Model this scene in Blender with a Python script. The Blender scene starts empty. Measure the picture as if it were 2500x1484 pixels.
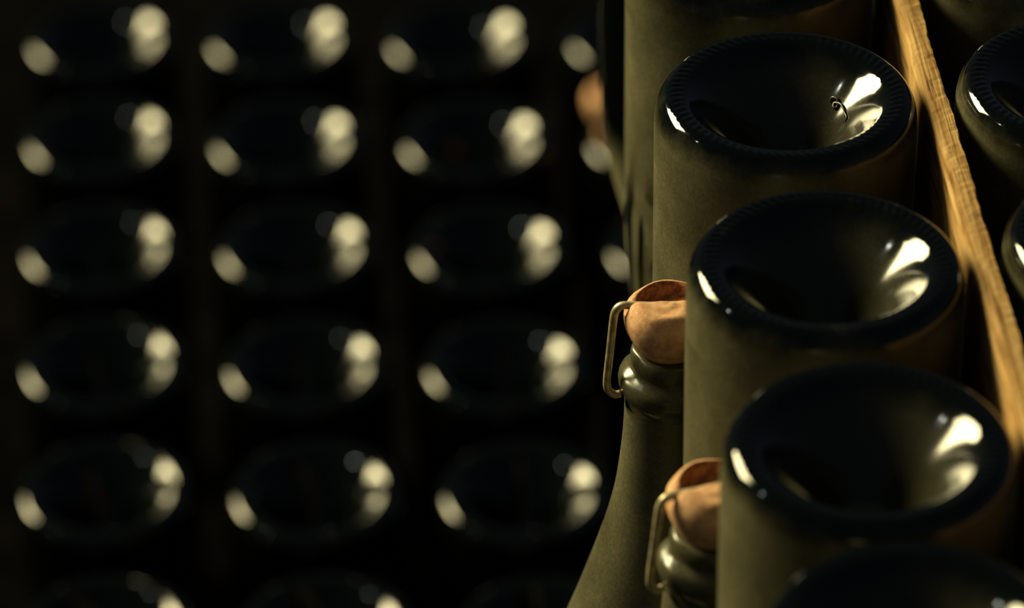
import bpy, bmesh, math, random
from mathutils import Vector, Matrix

random.seed(7)
SC = bpy.context.scene
COL = SC.collection

# ------------------------------------------------------------------ camera
W, H = 2500, 1484
F_PX = 10198.4
right = Vector((0.99718, -0.07395, -0.012745))
up = Vector((0.052839, 0.571352, 0.819002))
fwd = Vector((0.053283, 0.817367, -0.573649))
cam_data = bpy.data.cameras.new('camera')
cam = bpy.data.objects.new('camera', cam_data)
COL.objects.link(cam)
M = Matrix(((right.x, up.x, -fwd.x), (right.y, up.y, -fwd.y), (right.z, up.z, -fwd.z)))
cam.matrix_world = Matrix.Translation((-0.16873, -1.16878, 0.74028)) @ M.to_4x4()
cam_data.sensor_width = 36.0
cam_data.lens = F_PX * 36.0 / W
cam_data.clip_start = 0.05
cam_data.clip_end = 100
cam_data.dof.use_dof = True
cam_data.dof.focus_distance = 1.40
cam_data.dof.aperture_fstop = cam_data.lens / 1000 / 0.0235
SC.camera = cam

# ------------------------------------------------------------------ world, lamps, exposure
world = bpy.data.worlds.new('cellar_dark')
SC.world = world
world.use_nodes = True
bg = world.node_tree.nodes['Background']
bg.inputs['Color'].default_value = (0.66, 0.85, 1.0, 1)
bg.inputs['Strength'].default_value = 0.055

def aim(ob, target):
    d = Vector(target) - ob.location
    ob.rotation_euler = d.to_track_quat('-Z', 'Y').to_euler()

key_d = bpy.data.lights.new('cellar_window_light', 'AREA')
key_d.shape = 'RECTANGLE'
key_d.size, key_d.size_y = 3.1, 2.1
key_d.energy = 1380
key_d.color = (1.0, 0.87, 0.45)
key = bpy.data.objects.new('cellar_window_light', key_d)
COL.objects.link(key)
key.location = (-4.85, 4.25, 3.05)
aim(key, (-0.1, 0.3, -0.2))

spot_d = bpy.data.lights.new('small_lamp_light', 'POINT')
spot_d.energy = 7
spot_d.shadow_soft_size = 0.03
spot_d.color = (0.95, 1.0, 0.82)
spot = bpy.data.objects.new('small_lamp_light', spot_d)
COL.objects.link(spot)
spot.location = (-2.0, 0.35, 1.45)

vs = SC.view_settings
vs.view_transform = 'Standard'
vs.look = 'None'
vs.gamma = 1.0
vs.exposure = 0.0
vs.use_curve_mapping = False

# ------------------------------------------------------------------ materials
def nodes_of(name):
    m = bpy.data.materials.new(name)
    m.use_nodes = True
    nt = m.node_tree
    return m, nt, nt.nodes, nt.links, nt.nodes['Principled BSDF']

def ramp(N, stops):
    r = N.new('ShaderNodeValToRGB')
    e = r.color_ramp.elements
    while len(e) < len(stops):
        e.new(0.5)
    for k, (p, c) in enumerate(stops):
        e[k].position = p
        e[k].color = c if len(c) == 4 else (*c, 1)
    return r

def glass_material(name, streaks=False, dust=(0.108, 0.100, 0.056), rough=0.06, spec=0.31, span=None, shine=0.55):
    """dark green bottle glass under a film of cellar dust"""
    m, nt, N, L, P = nodes_of(name)
    tc = N.new('ShaderNodeTexCoord')
    oi = N.new('ShaderNodeObjectInfo')
    off = N.new('ShaderNodeVectorMath'); off.operation = 'MULTIPLY_ADD'
    L.new(oi.outputs['Random'], off.inputs[0])
    off.inputs[1].default_value = (3.1, 5.7, 4.3)
    L.new(tc.outputs['Object'], off.inputs[2])
    n1 = N.new('ShaderNodeTexNoise')
    n1.inputs['Scale'].default_value = 38
    n1.inputs['Detail'].default_value = 5
    n1.inputs['Roughness'].default_value = 0.62
    L.new(off.outputs[0], n1.inputs['Vector'])
    n2 = N.new('ShaderNodeTexNoise')
    n2.inputs['Scale'].default_value = 900
    n2.inputs['Detail'].default_value = 2
    L.new(off.outputs[0], n2.inputs['Vector'])
    r1 = ramp(N, [(0.30, (0.55,) * 3), (0.70, (1.0,) * 3)])
    L.new(n1.outputs['Fac'], r1.inputs[0])
    r2 = ramp(N, [(0.35, (0.72,) * 3), (0.70, (1.0,) * 3)])
    L.new(n2.outputs['Fac'], r2.inputs[0])
    mul = N.new('ShaderNodeMath'); mul.operation = 'MULTIPLY'
    L.new(r1.outputs[0], mul.inputs[0]); L.new(r2.outputs[0], mul.inputs[1])
    fac = mul.outputs[0]
    if streaks:
        # dust wiped away in long curved streaks on the lower half of the body
        mp = N.new('ShaderNodeMapping')
        mp.inputs['Scale'].default_value = (30, 30, 7)
        mp.inputs['Rotation'].default_value = (0.0, 0.25, 0.3)
        L.new(tc.outputs['Object'], mp.inputs['Vector'])
        n3 = N.new('ShaderNodeTexNoise')
        n3.inputs['Scale'].default_value = 1.6
        n3.inputs['Detail'].default_value = 1.5
        n3.inputs['Distortion'].default_value = 1.6
        L.new(mp.outputs[0], n3.inputs['Vector'])
        r3 = ramp(N, [(0.50, (0.02,) * 3), (0.56, (1.0,) * 3)])
        L.new(n3.outputs['Fac'], r3.inputs[0])
        sx = N.new('ShaderNodeSeparateXYZ')
        L.new(tc.outputs['Object'], sx.inputs[0])
        rz = ramp(N, [(0.0, (1.0,) * 3), (1.0, (0.0,) * 3)])
        mr = N.new('ShaderNodeMapRange')
        mr.inputs['From Min'].default_value = streaks[0]
        mr.inputs['From Max'].default_value = streaks[1]
        L.new(sx.outputs['Z'], mr.inputs['Value'])
        mx = N.new('ShaderNodeMath'); mx.operation = 'MAXIMUM'
        L.new(mr.outputs[0], mx.inputs[0]); L.new(r3.outputs[0], mx.inputs[1])
        m2 = N.new('ShaderNodeMath'); m2.operation = 'MULTIPLY'
        L.new(fac, m2.inputs[0]); L.new(mx.outputs[0], m2.inputs[1])
        fac = m2.outputs[0]
    if span:
        # the dust film lies only on part of the bottle's length; heels wiped by handling, the far bottle's body left bare as painted shade
        sz = N.new('ShaderNodeSeparateXYZ')
        L.new(tc.outputs['Object'], sz.inputs[0])
        wob = N.new('ShaderNodeMath'); wob.operation = 'MULTIPLY_ADD'
        L.new(n1.outputs['Fac'], wob.inputs[0])
        wob.inputs[1].default_value = 0.012
        L.new(sz.outputs['Z'], wob.inputs[2])
        ms = N.new('ShaderNodeMapRange'); ms.interpolation_type = 'SMOOTHSTEP'
        ms.inputs['From Min'].default_value = span[0] + 0.006
        ms.inputs['From Max'].default_value = span[1] + 0.006
        L.new(wob.outputs[0], ms.inputs['Value'])
        # hollow of the punt: only a thin film
        cx = N.new('ShaderNodeCombineXYZ')
        L.new(sz.outputs['X'], cx.inputs[0]); L.new(sz.outputs['Y'], cx.inputs[1])
        ln = N.new('ShaderNodeVectorMath'); ln.operation = 'LENGTH'
        L.new(cx.outputs[0], ln.inputs[0])
        pr = N.new('ShaderNodeMapRange')
        pr.inputs['From Min'].default_value = 0.0340
        pr.inputs['From Max'].default_value = 0.0360
        pr.inputs['To Min'].default_value = 0.25
        L.new(ln.outputs['Value'], pr.inputs['Value'])
        lz = N.new('ShaderNodeMath'); lz.operation = 'GREATER_THAN'
        lz.inputs[1].default_value = 0.030
        L.new(sz.outputs['Z'], lz.inputs[0])
        pm = N.new('ShaderNodeMath'); pm.operation = 'MAXIMUM'
        L.new(pr.outputs[0], pm.inputs[0]); L.new(lz.outputs[0], pm.inputs[1])
        mb = N.new('ShaderNodeMath'); mb.operation = 'MULTIPLY'
        L.new(fac, mb.inputs[0]); L.new(pm.outputs[0], mb.inputs[1])
        fac = mb.outputs[0]
        m3 = N.new('ShaderNodeMath'); m3.operation = 'MULTIPLY'
        L.new(fac, m3.inputs[0]); L.new(ms.outputs[0], m3.inputs[1])
        fac = m3.outputs[0]
    mix = N.new('ShaderNodeMix'); mix.data_type = 'RGBA'
    mix.inputs['A'].default_value = (0.0008, 0.0014, 0.0010, 1)
    mix.inputs['B'].default_value = (*dust, 1)
    L.new(fac, mix.inputs['Factor'])
    L.new(mix.outputs['Result'], P.inputs['Base Color'])
    P.inputs['Specular IOR Level'].default_value = spec
    if span:
        P.inputs['Sheen Roughness'].default_value = 0.22
        P.inputs['Sheen Tint'].default_value = (0.85, 0.80, 0.48, 1)
        sh = N.new('ShaderNodeMath'); sh.operation = 'MULTIPLY'
        L.new(fac, sh.inputs[0]); sh.inputs[1].default_value = 0.75
        L.new(sh.outputs[0], P.inputs['Sheen Weight'])
    rg = N.new('ShaderNodeMapRange')          # dust also dulls the shine
    rg.inputs['To Min'].default_value = rough
    rg.inputs['To Max'].default_value = shine
    L.new(fac, rg.inputs['Value'])
    L.new(rg.outputs[0], P.inputs['Roughness'])
    bp = N.new('ShaderNodeBump')
    bp.inputs['Strength'].default_value = 0.015
    bp.inputs['Distance'].default_value = 0.0006
    L.new(n1.outputs['Fac'], bp.inputs['Height'])
    L.new(bp.outputs[0], P.inputs['Normal'])
    return m

M_BODY = glass_material('dusty_green_glass', span=(0.001, 0.011))
M_BODY_WIPED = glass_material('dusty_green_glass_wiped', streaks=(0.102, 0.078), span=(0.001, 0.011))
M_BODY_SHADED = glass_material('body_shaded_green_glass', span=(0.128, 0.150))  # shade put into the body by leaving its dust off; shoulder stays dusty
M_GLASS = glass_material('clean_green_glass', dust=(0.0012, 0.0018, 0.0012), shine=0.06)
M_FINISH = glass_material('bottle_lip_glass', dust=(0.075, 0.070, 0.036), rough=0.14, shine=0.32)

def cork_material(name, dark, light, s=260):
    m, nt, N, L, P = nodes_of(name)
    tc = N.new('ShaderNodeTexCoord')
    n = N.new('ShaderNodeTexNoise')
    n.inputs['Scale'].default_value = s
    n.inputs['Detail'].default_value = 6
    n.inputs['Roughness'].default_value = 0.7
    L.new(tc.outputs['Object'], n.inputs['Vector'])
    r = ramp(N, [(0.36, dark), (0.60, light)])
    L.new(n.outputs['Fac'], r.inputs[0])
    L.new(r.outputs[0], P.inputs['Base Color'])
    P.inputs['Roughness'].default_value = 0.75
    P.inputs['Specular IOR Level'].default_value = 0.2
    b = N.new('ShaderNodeBump')
    b.inputs['Strength'].default_value = 0.5
    b.inputs['Distance'].default_value = 0.0006
    L.new(n.outputs['Fac'], b.inputs['Height'])
    L.new(b.outputs[0], P.inputs['Normal'])
    return m

M_CORK = cork_material('cork', (0.38, 0.185, 0.085), (0.60, 0.35, 0.19))
M_CORK_END = cork_material('cork_sunk_face', (0.16, 0.05, 0.019), (0.55, 0.20, 0.075), 420)  # darker, redder cork for the sunk part of the top

def metal_material():
    m, nt, N, L, P = nodes_of('tarnished_wire')
    tc = N.new('ShaderNodeTexCoord')
    n = N.new('ShaderNodeTexNoise'); n.inputs['Scale'].default_value = 300
    L.new(tc.outputs['Object'], n.inputs['Vector'])
    r = ramp(N, [(0.35, (0.28, 0.23, 0.13)), (0.65, (0.56, 0.48, 0.29))])
    L.new(n.outputs['Fac'], r.inputs[0])
    L.new(r.outputs[0], P.inputs['Base Color'])
    P.inputs['Metallic'].default_value = 0.55
    P.inputs['Roughness'].default_value = 0.42
    return m
M_WIRE = metal_material()

def wood_material():
    m, nt, N, L, P = nodes_of('weathered_lath_wood')
    tc = N.new('ShaderNodeTexCoord')
    mp = N.new('ShaderNodeMapping')
    mp.inputs['Scale'].default_value = (700, 26, 260)
    L.new(tc.outputs['Object'], mp.inputs['Vector'])
    n = N.new('ShaderNodeTexNoise')
    n.inputs['Scale'].default_value = 1.0
    n.inputs['Detail'].default_value = 5
    n.inputs['Roughness'].default_value = 0.6
    n.inputs['Distortion'].default_value = 0.5
    L.new(mp.outputs[0], n.inputs['Vector'])
    r = ramp(N, [(0.30, (0.09, 0.037, 0.010)), (0.47, (0.38, 0.21, 0.063)), (0.68, (0.54, 0.36, 0.155))])
    L.new(n.outputs['Fac'], r.inputs[0])
    n2 = N.new('ShaderNodeTexNoise')
    n2.inputs['Scale'].default_value = 22
    n2.inputs['Detail'].default_value = 4
    L.new(tc.outputs['Object'], n2.inputs['Vector'])
    r2 = ramp(N, [(0.35, (0.78, 0.77, 0.74)), (0.62, (1.0, 1.0, 1.0))])
    L.new(n2.outputs['Fac'], r2.inputs[0])
    mix = N.new('ShaderNodeMix'); mix.data_type = 'RGBA'; mix.blend_type = 'MULTIPLY'
    mix.inputs['Factor'].default_value = 1.0
    L.new(r.outputs[0], mix.inputs['A']); L.new(r2.outputs[0], mix.inputs['B'])
    L.new(mix.outputs['Result'], P.inputs['Base Color'])
    P.inputs['Roughness'].default_value = 0.8
    P.inputs['Specular IOR Level'].default_value = 0.2
    b = N.new('ShaderNodeBump')
    b.inputs['Strength'].default_value = 0.7
    b.inputs['Distance'].default_value = 0.0007
    L.new(n.outputs['Fac'], b.inputs['Height'])
    L.new(b.outputs[0], P.inputs['Normal'])
    return m
M_WOOD = wood_material()

def plain_material(name, a, b_, scale, rough=0.9):
    m, nt, N, L, P = nodes_of(name)
    tc = N.new('ShaderNodeTexCoord')
    n = N.new('ShaderNodeTexNoise')
    n.inputs['Scale'].default_value = scale
    n.inputs['Detail'].default_value = 5
    L.new(tc.outputs['Object'], n.inputs['Vector'])
    r = ramp(N, [(0.35, a), (0.65, b_)])
    L.new(n.outputs['Fac'], r.inputs[0])
    L.new(r.outputs[0], P.inputs['Base Color'])
    P.inputs['Roughness'].default_value = rough
    P.inputs['Specular IOR Level'].default_value = 0.0
    return m
M_FLOOR = plain_material('dark_earth_floor', (0.001, 0.001, 0.001), (0.0028, 0.0026, 0.0025), 30)
M_BATTEN = plain_material('dark_stained_timber', (0.012, 0.009, 0.006), (0.028, 0.020, 0.012), 60)

# ------------------------------------------------------------------ helpers
def link(name, me, parent=None):
    o = bpy.data.objects.new(name, me)
    COL.objects.link(o)
    if parent is not None:
        o.parent = parent
    return o

def tag(o, label, cat, group=None):
    o['label'] = label
    o['category'] = cat
    if group:
        o['group'] = group

def revolve(name, prof, seg, mats, disp=None, flip=False):
    """prof: list of (r, z). disp(k, theta, r, z) -> (r, z)"""
    verts, faces = [], []
    rows = []
    for k, (r, z) in enumerate(prof):
        if r < 1e-6:
            rows.append([len(verts)])
            verts.append((0, 0, z))
        else:
            row = []
            for i in range(seg):
                th = 2 * math.pi * i / seg
                rr, zz = disp(k, th, r, z) if disp else (r, z)
                row.append(len(verts))
                verts.append((rr * math.cos(th), rr * math.sin(th), zz))
            rows.append(row)
    for a, b in zip(rows[:-1], rows[1:]):
        if len(a) == 1 and len(b) == 1:
            continue
        for i in range(seg):
            j = (i + 1) % seg
            if len(a) == 1:
                f = (a[0], b[j], b[i])
            elif len(b) == 1:
                f = (a[i], a[j], b[0])
            else:
                f = (a[i], a[j], b[j], b[i])
            faces.append(f)
    me = bpy.data.meshes.new(name)
    me.from_pydata(verts, [], faces)
    bm = bmesh.new(); bm.from_mesh(me)
    bmesh.ops.recalc_face_normals(bm, faces=bm.faces)
    if flip:
        bmesh.ops.reverse_faces(bm, faces=bm.faces)
    bm.to_mesh(me); bm.free()
    for m in mats:
        me.materials.append(m)
    for p in me.polygons:
        p.use_smooth = True
    return me

def catmull(pts, n):
    out = []
    P = [pts[0]] + list(pts) + [pts[-1]]
    for i in range(1, len(P) - 2):
        p0, p1, p2, p3 = P[i - 1], P[i], P[i + 1], P[i + 2]
        for s in range(n):
            t = s / n
            out.append(tuple(0.5 * ((2 * b) + (c - a) * t + (2 * a - 5 * b + 4 * c - d) * t * t +
                                    (3 * b - a - 3 * c + d) * t ** 3)
                             for a, b, c, d in zip(p0, p1, p2, p3)))
    out.append(tuple(pts[-1]))
    return out

# ------------------------------------------------------------------ bottle meshes (upright, base on z = 0, lip at z = 0.300)
BODY_R = 0.044
LIP_Z = 0.300
TOP_Z = 0.318
SEAM = 0.024
NECK = [(.0440, .100), (.0440, .115), (.0432, .135), (.0404, .155), (.0353, .175), (.0290, .195), (.0208, .224),
        (.0170, .242), (.0153, .258), (.0146, .270), (.0145, .279)]
FIN = [(.0145, .279), (.0147, .2815), (.0160, .2838), (.0168, .2868), (.0163, .2896), (.0140, .2915), (.0126, .2930),
       (.0131, .2955), (.0129, .2985), (.0118, .3000), (.0096, .2998), (.0090, .2970), (.0089, .2880)]
body_prof = [(BODY_R, SEAM), (BODY_R, .030), (BODY_R, .06)] + catmull(NECK, 3)
fin_prof = catmull(FIN, 2)
BODY_ME = revolve('bottle_body', body_prof, 96, [M_BODY])

def finish_disp(k, th, r, z):
    if r > 0.012:                       # slightly lumpy hand-worked ring
        r += 0.00035 * math.sin(3 * th + 0.6) + 0.00025 * math.sin(7 * th + z * 900)
    return r, z
FIN_ME = revolve('bottle_lip', fin_prof, 72, [M_FINISH], finish_disp)

N_RIDGE = 74
base_pts = [(0, .0335), (.003, .0331), (.006, .0318), (.009, .0293), (.0120, .0255), (.0155, .0205), (.0190, .0158), (.0220, .0121),
            (.0245, .0093), (.0270, .0067), (.0295, .0043), (.0315, .0026), (.0332, .0013), (.0350, .0004), (.0365, .0001),
            (.0380, .0000), (.0398, .0006), (.0416, .0022),
            (.0430, .0048), (.0437, .0085), (.0440, .0130), (.0440, .0180), (.0440, SEAM)]
base_prof = catmull(base_pts, 3)

def knurl(k, th, r, z):
    if z > 0.006 or r < 0.0335:
        return r, z
    w = math.exp(-((r - 0.0366) / 0.0020) ** 2)
    ph = N_RIDGE * th + (r - 0.036) * 900
    a = (0.5 + 0.5 * math.cos(ph)) ** 1.5
    return r, z + 0.00042 * w * (1 - a)
BASE_ME = revolve('bottle_base', base_prof, N_RIDGE * 6, [M_BODY], knurl)

# make sure normals of open shells look outwards (punt side faces -Z when upright)
def orient(me, test):
    bm = bmesh.new(); bm.from_mesh(me)
    s = 0
    for f in bm.faces:
        c = f.calc_center_median()
        s += test(c, f.normal) * f.calc_area()
    if s < 0:
        bmesh.ops.reverse_faces(bm, faces=bm.faces)
    bm.to_mesh(me); bm.free()
orient(BODY_ME, lambda c, n: c.x * n.x + c.y * n.y)
orient(FIN_ME, lambda c, n: (c.x * n.x + c.y * n.y) if math.hypot(c.x, c.y) > .012 else 0)
orient(BASE_ME, lambda c, n: -n.z)
def variant(me, mat):
    c = me.copy(); c.materials.clear(); c.materials.append(mat)
    return c
DUSTY = (BODY_ME, BASE_ME)
WIPED = (variant(BODY_ME, M_BODY_WIPED), variant(BASE_ME, M_BODY_WIPED))
HALF_SHADED = (variant(BODY_ME, M_BODY_SHADED), variant(BASE_ME, M_BODY_SHADED))
CLEAN = (variant(BODY_ME, M_GLASS), variant(BASE_ME, M_GLASS))

# ------------------------------------------------------------------ cork and wire clasp (bottle coordinates)
def make_cork():
    side = [(.0088, .2900), (.0090, .2985), (.0105, .3006), (.0125, .3038), (.0142, .3074), (.0151, .3106), (.0153, .3132)]
    top_r = [.0151, .0145, .0137, .0129, .0121, .0113, .0105, .0097, .0088, .0078, .0066, .0053, .0038, .0020]
    seg = 80
    verts, faces, mat = [], [], []
    rows = []
    for r, z in catmull(side, 2):
        rows.append([(r, z, i) for i in range(seg)])
    def zt(r, th):
        y = r * math.sin(th)
        edge = max(0.0, (r - 0.0112) / 0.0041)
        z = 0.3192 - 0.0048 * edge ** 2.2
        if y > 0.0002:                      # far half: sunk face in darker cork inside a pale rim
            t = min(1.0, max(0.0, (0.0112 - r) / 0.0012)) * min(1.0, max(0.0, (y - 0.0002) / 0.0008))
            z -= 0.0042 * t
        else:                               # near half: pinched up lobe
            z += 0.0007 * max(0.0, 1 - edge)
        g = math.exp(-((y - 0.0004) / 0.0011) ** 2)   # groove pressed in by the clasp
        z -= 0.0022 * g
        z += 0.00018 * math.sin(5 * th + r * 900)
        return z
    for r in top_r:
        rows.append([(r, zt(r, 2 * math.pi * i / seg), i) for i in range(seg)])
    idx = []
    for row in rows:
        ir = []
        for r, z, i in row:
            th = 2 * math.pi * i / seg
            rr = r * (1 + 0.018 * math.sin(2 * th + 1.0) + 0.01 * math.sin(5 * th))
            ir.append(len(verts)); verts.append((rr * math.cos(th), rr * math.sin(th), z))
        idx.append(ir)
    c = len(verts); verts.append((0, 0, zt(0.0001, 0.0)))
    nside = len(catmull(side, 2))
    for k, (a, b) in enumerate(zip(idx[:-1], idx[1:])):
        for i in range(seg):
            j = (i + 1) % seg
            faces.append((a[i], a[j], b[j], b[i]))
            rm = math.hypot(*verts[b[i]][:2])
            ym = verts[b[i]][1]
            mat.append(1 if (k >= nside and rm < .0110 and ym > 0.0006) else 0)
    for i in range(seg):
        faces.append((idx[-1][i], idx[-1][(i + 1) % seg], c)); mat.append(0)
    me = bpy.data.meshes.new('cork')
    me.from_pydata(verts, [], faces)
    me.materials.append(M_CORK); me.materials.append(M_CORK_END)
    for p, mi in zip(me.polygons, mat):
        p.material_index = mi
        p.use_smooth = True
    return me
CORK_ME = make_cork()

def tube(name, pts, rad, mat, seg=12, closed_caps=True):
    verts, faces = [], []
    pts = [Vector(p) for p in pts]
    ring = []
    nrm = None
    for k, p in enumerate(pts):
        d = (pts[min(k + 1, len(pts) - 1)] - pts[max(k - 1, 0)]).normalized()
        if nrm is None:
            nrm = Vector((0, 1, 0)) if abs(d.y) < .9 else Vector((1, 0, 0))
        nrm = (nrm - d * nrm.dot(d)).normalized()
        bn = d.cross(nrm)
        r = rad(k / (len(pts) - 1)) if callable(rad) else rad
        row = []
        for i in range(seg):
            a = 2 * math.pi * i / seg
            row.append(len(verts)); verts.append(tuple(p + (nrm * math.cos(a) + bn * math.sin(a)) * r))
        ring.append(row)
    for a, b in zip(ring[:-1], ring[1:]):
        for i in range(seg):
            j = (i + 1) % seg
            faces.append((a[i], b[i], b[j], a[j]))
    faces.append(tuple(ring[0])); faces.append(tuple(reversed(ring[-1])))
    me = bpy.data.meshes.new(name)
    me.from_pydata(verts, [], faces)
    bm = bmesh.new(); bm.from_mesh(me)
    bmesh.ops.recalc_face_normals(bm, faces=bm.faces)
    bm.to_mesh(me); bm.free()
    me.materials.append(mat)
    for p in me.polygons:
        p.use_smooth = True
    return me

half = [(-.0158, .2815), (-.0180, .2812), (-.0200, .2832), (-.0206, .2870), (-.0198, .2990), (-.0190, .3110),
        (-.0184, .3150), (-.0166, .3172), (-.0130, .3173), (-.0060, .3168)]
path = half + [(0, .3168)] + [(-x, z) for x, z in reversed(half)]
path = catmull([(x, 0.0006, z) for x, z in path], 4)
CLASP_ME = tube('wire_clasp', path, 0.00135, M_WIRE)

# ------------------------------------------------------------------ bottle builders
def bottle(name, loc, spin, inverted, label, group, tilt=(0, 0), look=None):
    e = bpy.data.objects.new(name, None)
    e.empty_display_size = 0.05
    COL.objects.link(e)
    tag(e, label, 'bottle', group)
    # the Empty stands at the foot of the bottle; inverted bottles stand on the lip
    R = Matrix.Rotation(tilt[1], 4, 'Y') @ Matrix.Rotation(tilt[0], 4, 'X')
    e.matrix_world = Matrix.Translation(loc) @ R
    look = look or DUSTY
    parts = [('body', look[0]), ('base', look[1]), ('lip', FIN_ME)]
    if not inverted:
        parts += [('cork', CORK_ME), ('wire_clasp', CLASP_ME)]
    for nm, me in parts:
        o = link(nm, me, e)
        if inverted:
            o.matrix_local = Matrix.Translation((0, 0, LIP_Z)) @ Matrix.Rotation(spin, 4, 'Z') @ Matrix.Rotation(math.pi, 4, 'X')
        else:
            o.matrix_local = Matrix.Rotation(spin, 4, 'Z')
    return e

# ------------------------------------------------------------------ the setting
Z_BED = -0.502                      # bases of the lower bed of bottles
Z_FLOOR = Z_BED - LIP_Z
Z_STEP = -0.05 - TOP_Z              # top of the raised step under the tall bottles

def box(bm, x0, x1, y0, y1, z0, z1):
    v = [bm.verts.new(p) for p in ((x0, y0, z0), (x1, y0, z0), (x1, y1, z0), (x0, y1, z0),
                                   (x0, y0, z1), (x1, y0, z1), (x1, y1, z1), (x0, y1, z1))]
    for f in ((0, 3, 2, 1), (4, 5, 6, 7), (0, 1, 5, 4), (1, 2, 6, 5), (2, 3, 7, 6), (3, 0, 4, 7)):
        bm.faces.new([v[i] for i in f])

def structure(name, boxes, mat):
    bm = bmesh.new()
    for b in boxes:
        box(bm, *b)
    me = bpy.data.meshes.new(name)
    bm.to_mesh(me); bm.free()
    me.materials.append(mat)
    o = link(name, me)
    o['kind'] = 'structure'
    return o

structure('floor', [(-4, 4, -3, 5, Z_FLOOR - 0.1, Z_FLOOR)], M_FLOOR)
structure('step', [(-0.02, 0.42, -0.60, 0.26, Z_FLOOR, Z_STEP),
                   (-0.115, -0.02, -0.60, -0.0, Z_FLOOR, Z_STEP)], M_FLOOR)
Z_BATTEN = -LIP_Z
structure('trim_1', [(-0.013, 0.013, -0.55, 0.25, Z_STEP, Z_BATTEN)], M_BATTEN)
structure('trim_2', [(0.088, 0.114, -0.55, 0.25, Z_STEP, Z_BATTEN)], M_BATTEN)
Z_LATH = -0.052
structure('hidden_board', [(0.0470, 0.0547, -0.42, 0.26, Z_STEP, Z_LATH)], M_BATTEN)  # unseen dark board added below the short lath, keeps bounced light down

# ------------------------------------------------------------------ tall bottles beside the lath
GA = 'tall row of upside-down bottles left of the lath'
for y, lab, tl, bd in (
        (0.200, 'upside-down dark bottle farthest up the tall row, only its blurred side and shoulder showing', (0, 0), HALF_SHADED),
        (0.100, 'upside-down bottle with dust wiped off in streaks, behind the sharp knurled base', (0, 0), WIPED),
        (0.000, 'upside-down green bottle with sharp knurled base, touching the lath near the top', (0, 0), None),
        (-0.0985, 'upside-down green bottle right of the upper cork, second base down the tall row', (0, 0), None),
        (-0.1930, 'upside-down green bottle right of the lower cork, third base down the tall row', (0, 0), None),
        (-0.2815, 'upside-down bottle cut off by the bottom edge below the third tall base', (0, 0), None)):
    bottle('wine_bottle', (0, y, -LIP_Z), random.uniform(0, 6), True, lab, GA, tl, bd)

GB = 'row of upside-down bottles right of the lath'
for y, lab in ((0.093, 'upside-down bottle right of the lath beyond the top edge, its dark side showing'),
               (0.000, 'upside-down bottle right of the lath at the upper right edge, pale highlight on rim'),
               (-0.092, 'upside-down bottle right of the lath, lower sliver of rim at the right edge')):
    bottle('wine_bottle', (0.1015, y, -LIP_Z), random.uniform(0, 6), True, lab, GB)

GC = 'upright corked bottles with wire clasps'
for x, y, sp, tl, lab in (
        (-0.0430, -0.047, 0.0, 1.2, 'upright bottle with sharply focused cork and wire clasp, upper of the two near corks'),
        (-0.0395, -0.1458, 0.33, 2.2, 'upright bottle with softer cork and wire clasp, lower of the two near corks')):
    t = math.radians(tl)
    bottle('corked_bottle', (x - TOP_Z * math.sin(t), y, Z_STEP), sp, False, lab, GC, (0, t))
loose = CORK_ME.copy()
loose.transform(Matrix.Translation((0, 0, -0.290)))
lc = link('cork', loose)
lc.location = (0.0145, 0.757, Z_BED)
lc.rotation_euler = (0, 0, 2.2)
tag(lc, 'blurred orange cork far behind, left of the tall bottles near the top', 'cork')

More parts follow.
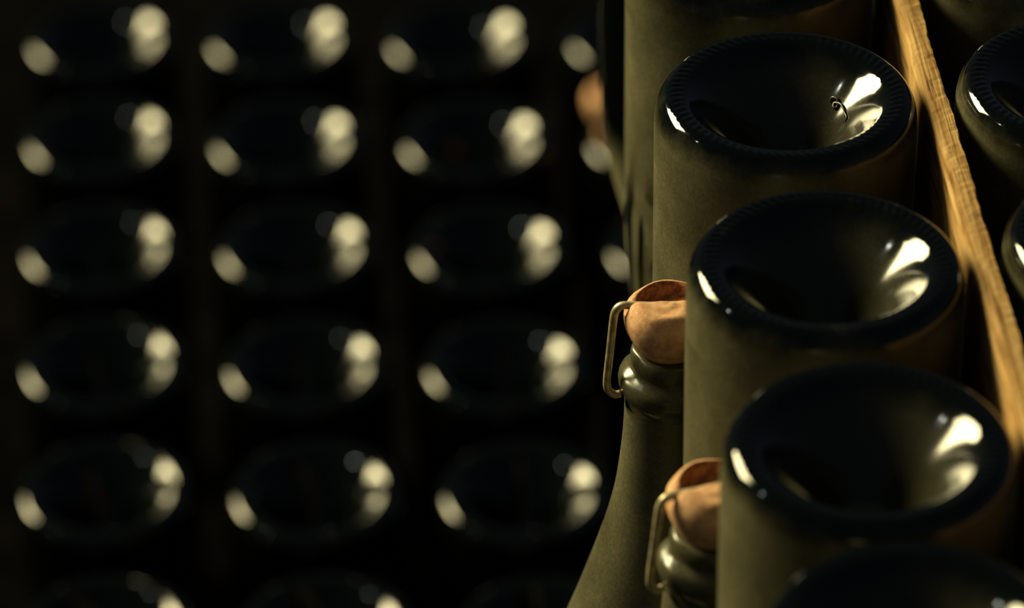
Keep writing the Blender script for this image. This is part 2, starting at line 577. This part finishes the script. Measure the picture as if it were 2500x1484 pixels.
# ------------------------------------------------------------------ wooden lath standing between the two rows
def make_lath():
    rnd = random.Random(3)
    x0, x1, zt, zb = 0.0468, 0.0549, -0.0060, Z_LATH
    y0, y1, n = -0.42, 0.26, 340
    verts, faces = [], []
    ra = rb = 0.0
    for k in range(n + 1):
        y = y0 + (y1 - y0) * k / n
        ra = 0.85 * ra + rnd.gauss(0, 0.00010)
        rb = 0.80 * rb + rnd.gauss(0, 0.00016)
        sec = [(x0, zb), (x0 + ra * .3, zt - 0.03), (x0 + ra * .6, zt - 0.0035), (x0 + 0.0005 + ra, zt - 0.0004),
               (x0 + 0.0024, zt + rnd.gauss(0, .00006)), (x0 + 0.0048, zt + rnd.gauss(0, .00006)),
               (x1 - 0.0006 + rb, zt - 0.0002 + rnd.gauss(0, .0001)), (x1 + rb * .8, zt - 0.0014), (x1, zt - 0.03), (x1, zb)]
        verts += [(x, y, z) for x, z in sec]
    m = 10
    for k in range(n):
        for i in range(m):
            j = (i + 1) % m
            a, b = k * m, (k + 1) * m
            faces.append((a + i, a + j, b + j, b + i))
    faces.append(tuple(range(m))); faces.append(tuple(reversed(range(n * m, n * m + m))))
    me = bpy.data.meshes.new('wooden_lath')
    me.from_pydata(verts, [], faces)
    bm = bmesh.new(); bm.from_mesh(me)
    bmesh.ops.recalc_face_normals(bm, faces=bm.faces)
    bm.to_mesh(me); bm.free()
    me.materials.append(M_WOOD)
    o = link('wooden_lath', me)
    tag(o, 'thin weathered wooden lath slanting down between the upside-down bottles at right', 'lath')
make_lath()

# ------------------------------------------------------------------ curled shred stuck in the hollow of the sharp base
shred_pts = catmull([(0.0166, 0.0128, -0.0128), (0.0176, 0.0130, -0.0112), (0.0190, 0.0112, -0.0110), (0.0188, 0.0096, -0.0128),
                     (0.0176, 0.0098, -0.0133), (0.0180, 0.0112, -0.0124), (0.0196, 0.0094, -0.0116), (0.0203, 0.0072, -0.0118),
                     (0.0206, 0.0050, -0.0124), (0.0209, 0.0026, -0.0128), (0.0201, 0.0018, -0.0140)], 6)
sh_me = tube('debris_shred', shred_pts, lambda t: 0.00042 * (0.45 + 0.9 * math.sin(math.pi * min(1, t * 1.05)) ** 0.5 * (1 - 0.5 * t)), M_FINISH, 10)
tag(link('debris_shred', sh_me), 'tiny curled shred of debris in the hollow of the sharp bottle base', 'debris')

# ------------------------------------------------------------------ lower bed of bottles, out of focus on the left
GL = 'blurred lower bed of upside-down bottles'
ROWN = {0: 'just above the top edge', 1: 'top row', 2: 'second row', 3: 'third row',
        4: 'fourth row', 5: 'fifth row', 6: 'bottom row'}
COLN = {1: 'leftmost column', 2: 'second column', 3: 'third column', 4: 'fourth column'}
for j in range(1, 7):
    for c in range(1, 5):
        x = -0.2775 + 0.1125 * (c - 1) + 0.0012 * (j - 1) + random.uniform(-.001, .001)
        y = 1.0950 - 0.1175 * (j - 1) - 0.0105 * (c - 1) + random.uniform(-.001, .001)
        x = -0.1687 + 0.91 * (x + 0.1687)
        y = -1.1688 + 0.91 * (y + 1.1688)
        bottle('wine_bottle', (x, y, Z_FLOOR), random.uniform(0, 6), True,
               'blurred upside-down bottle of the lower bed, %s, %s' % (ROWN[j], COLN[c]), GL, look=CLEAN)
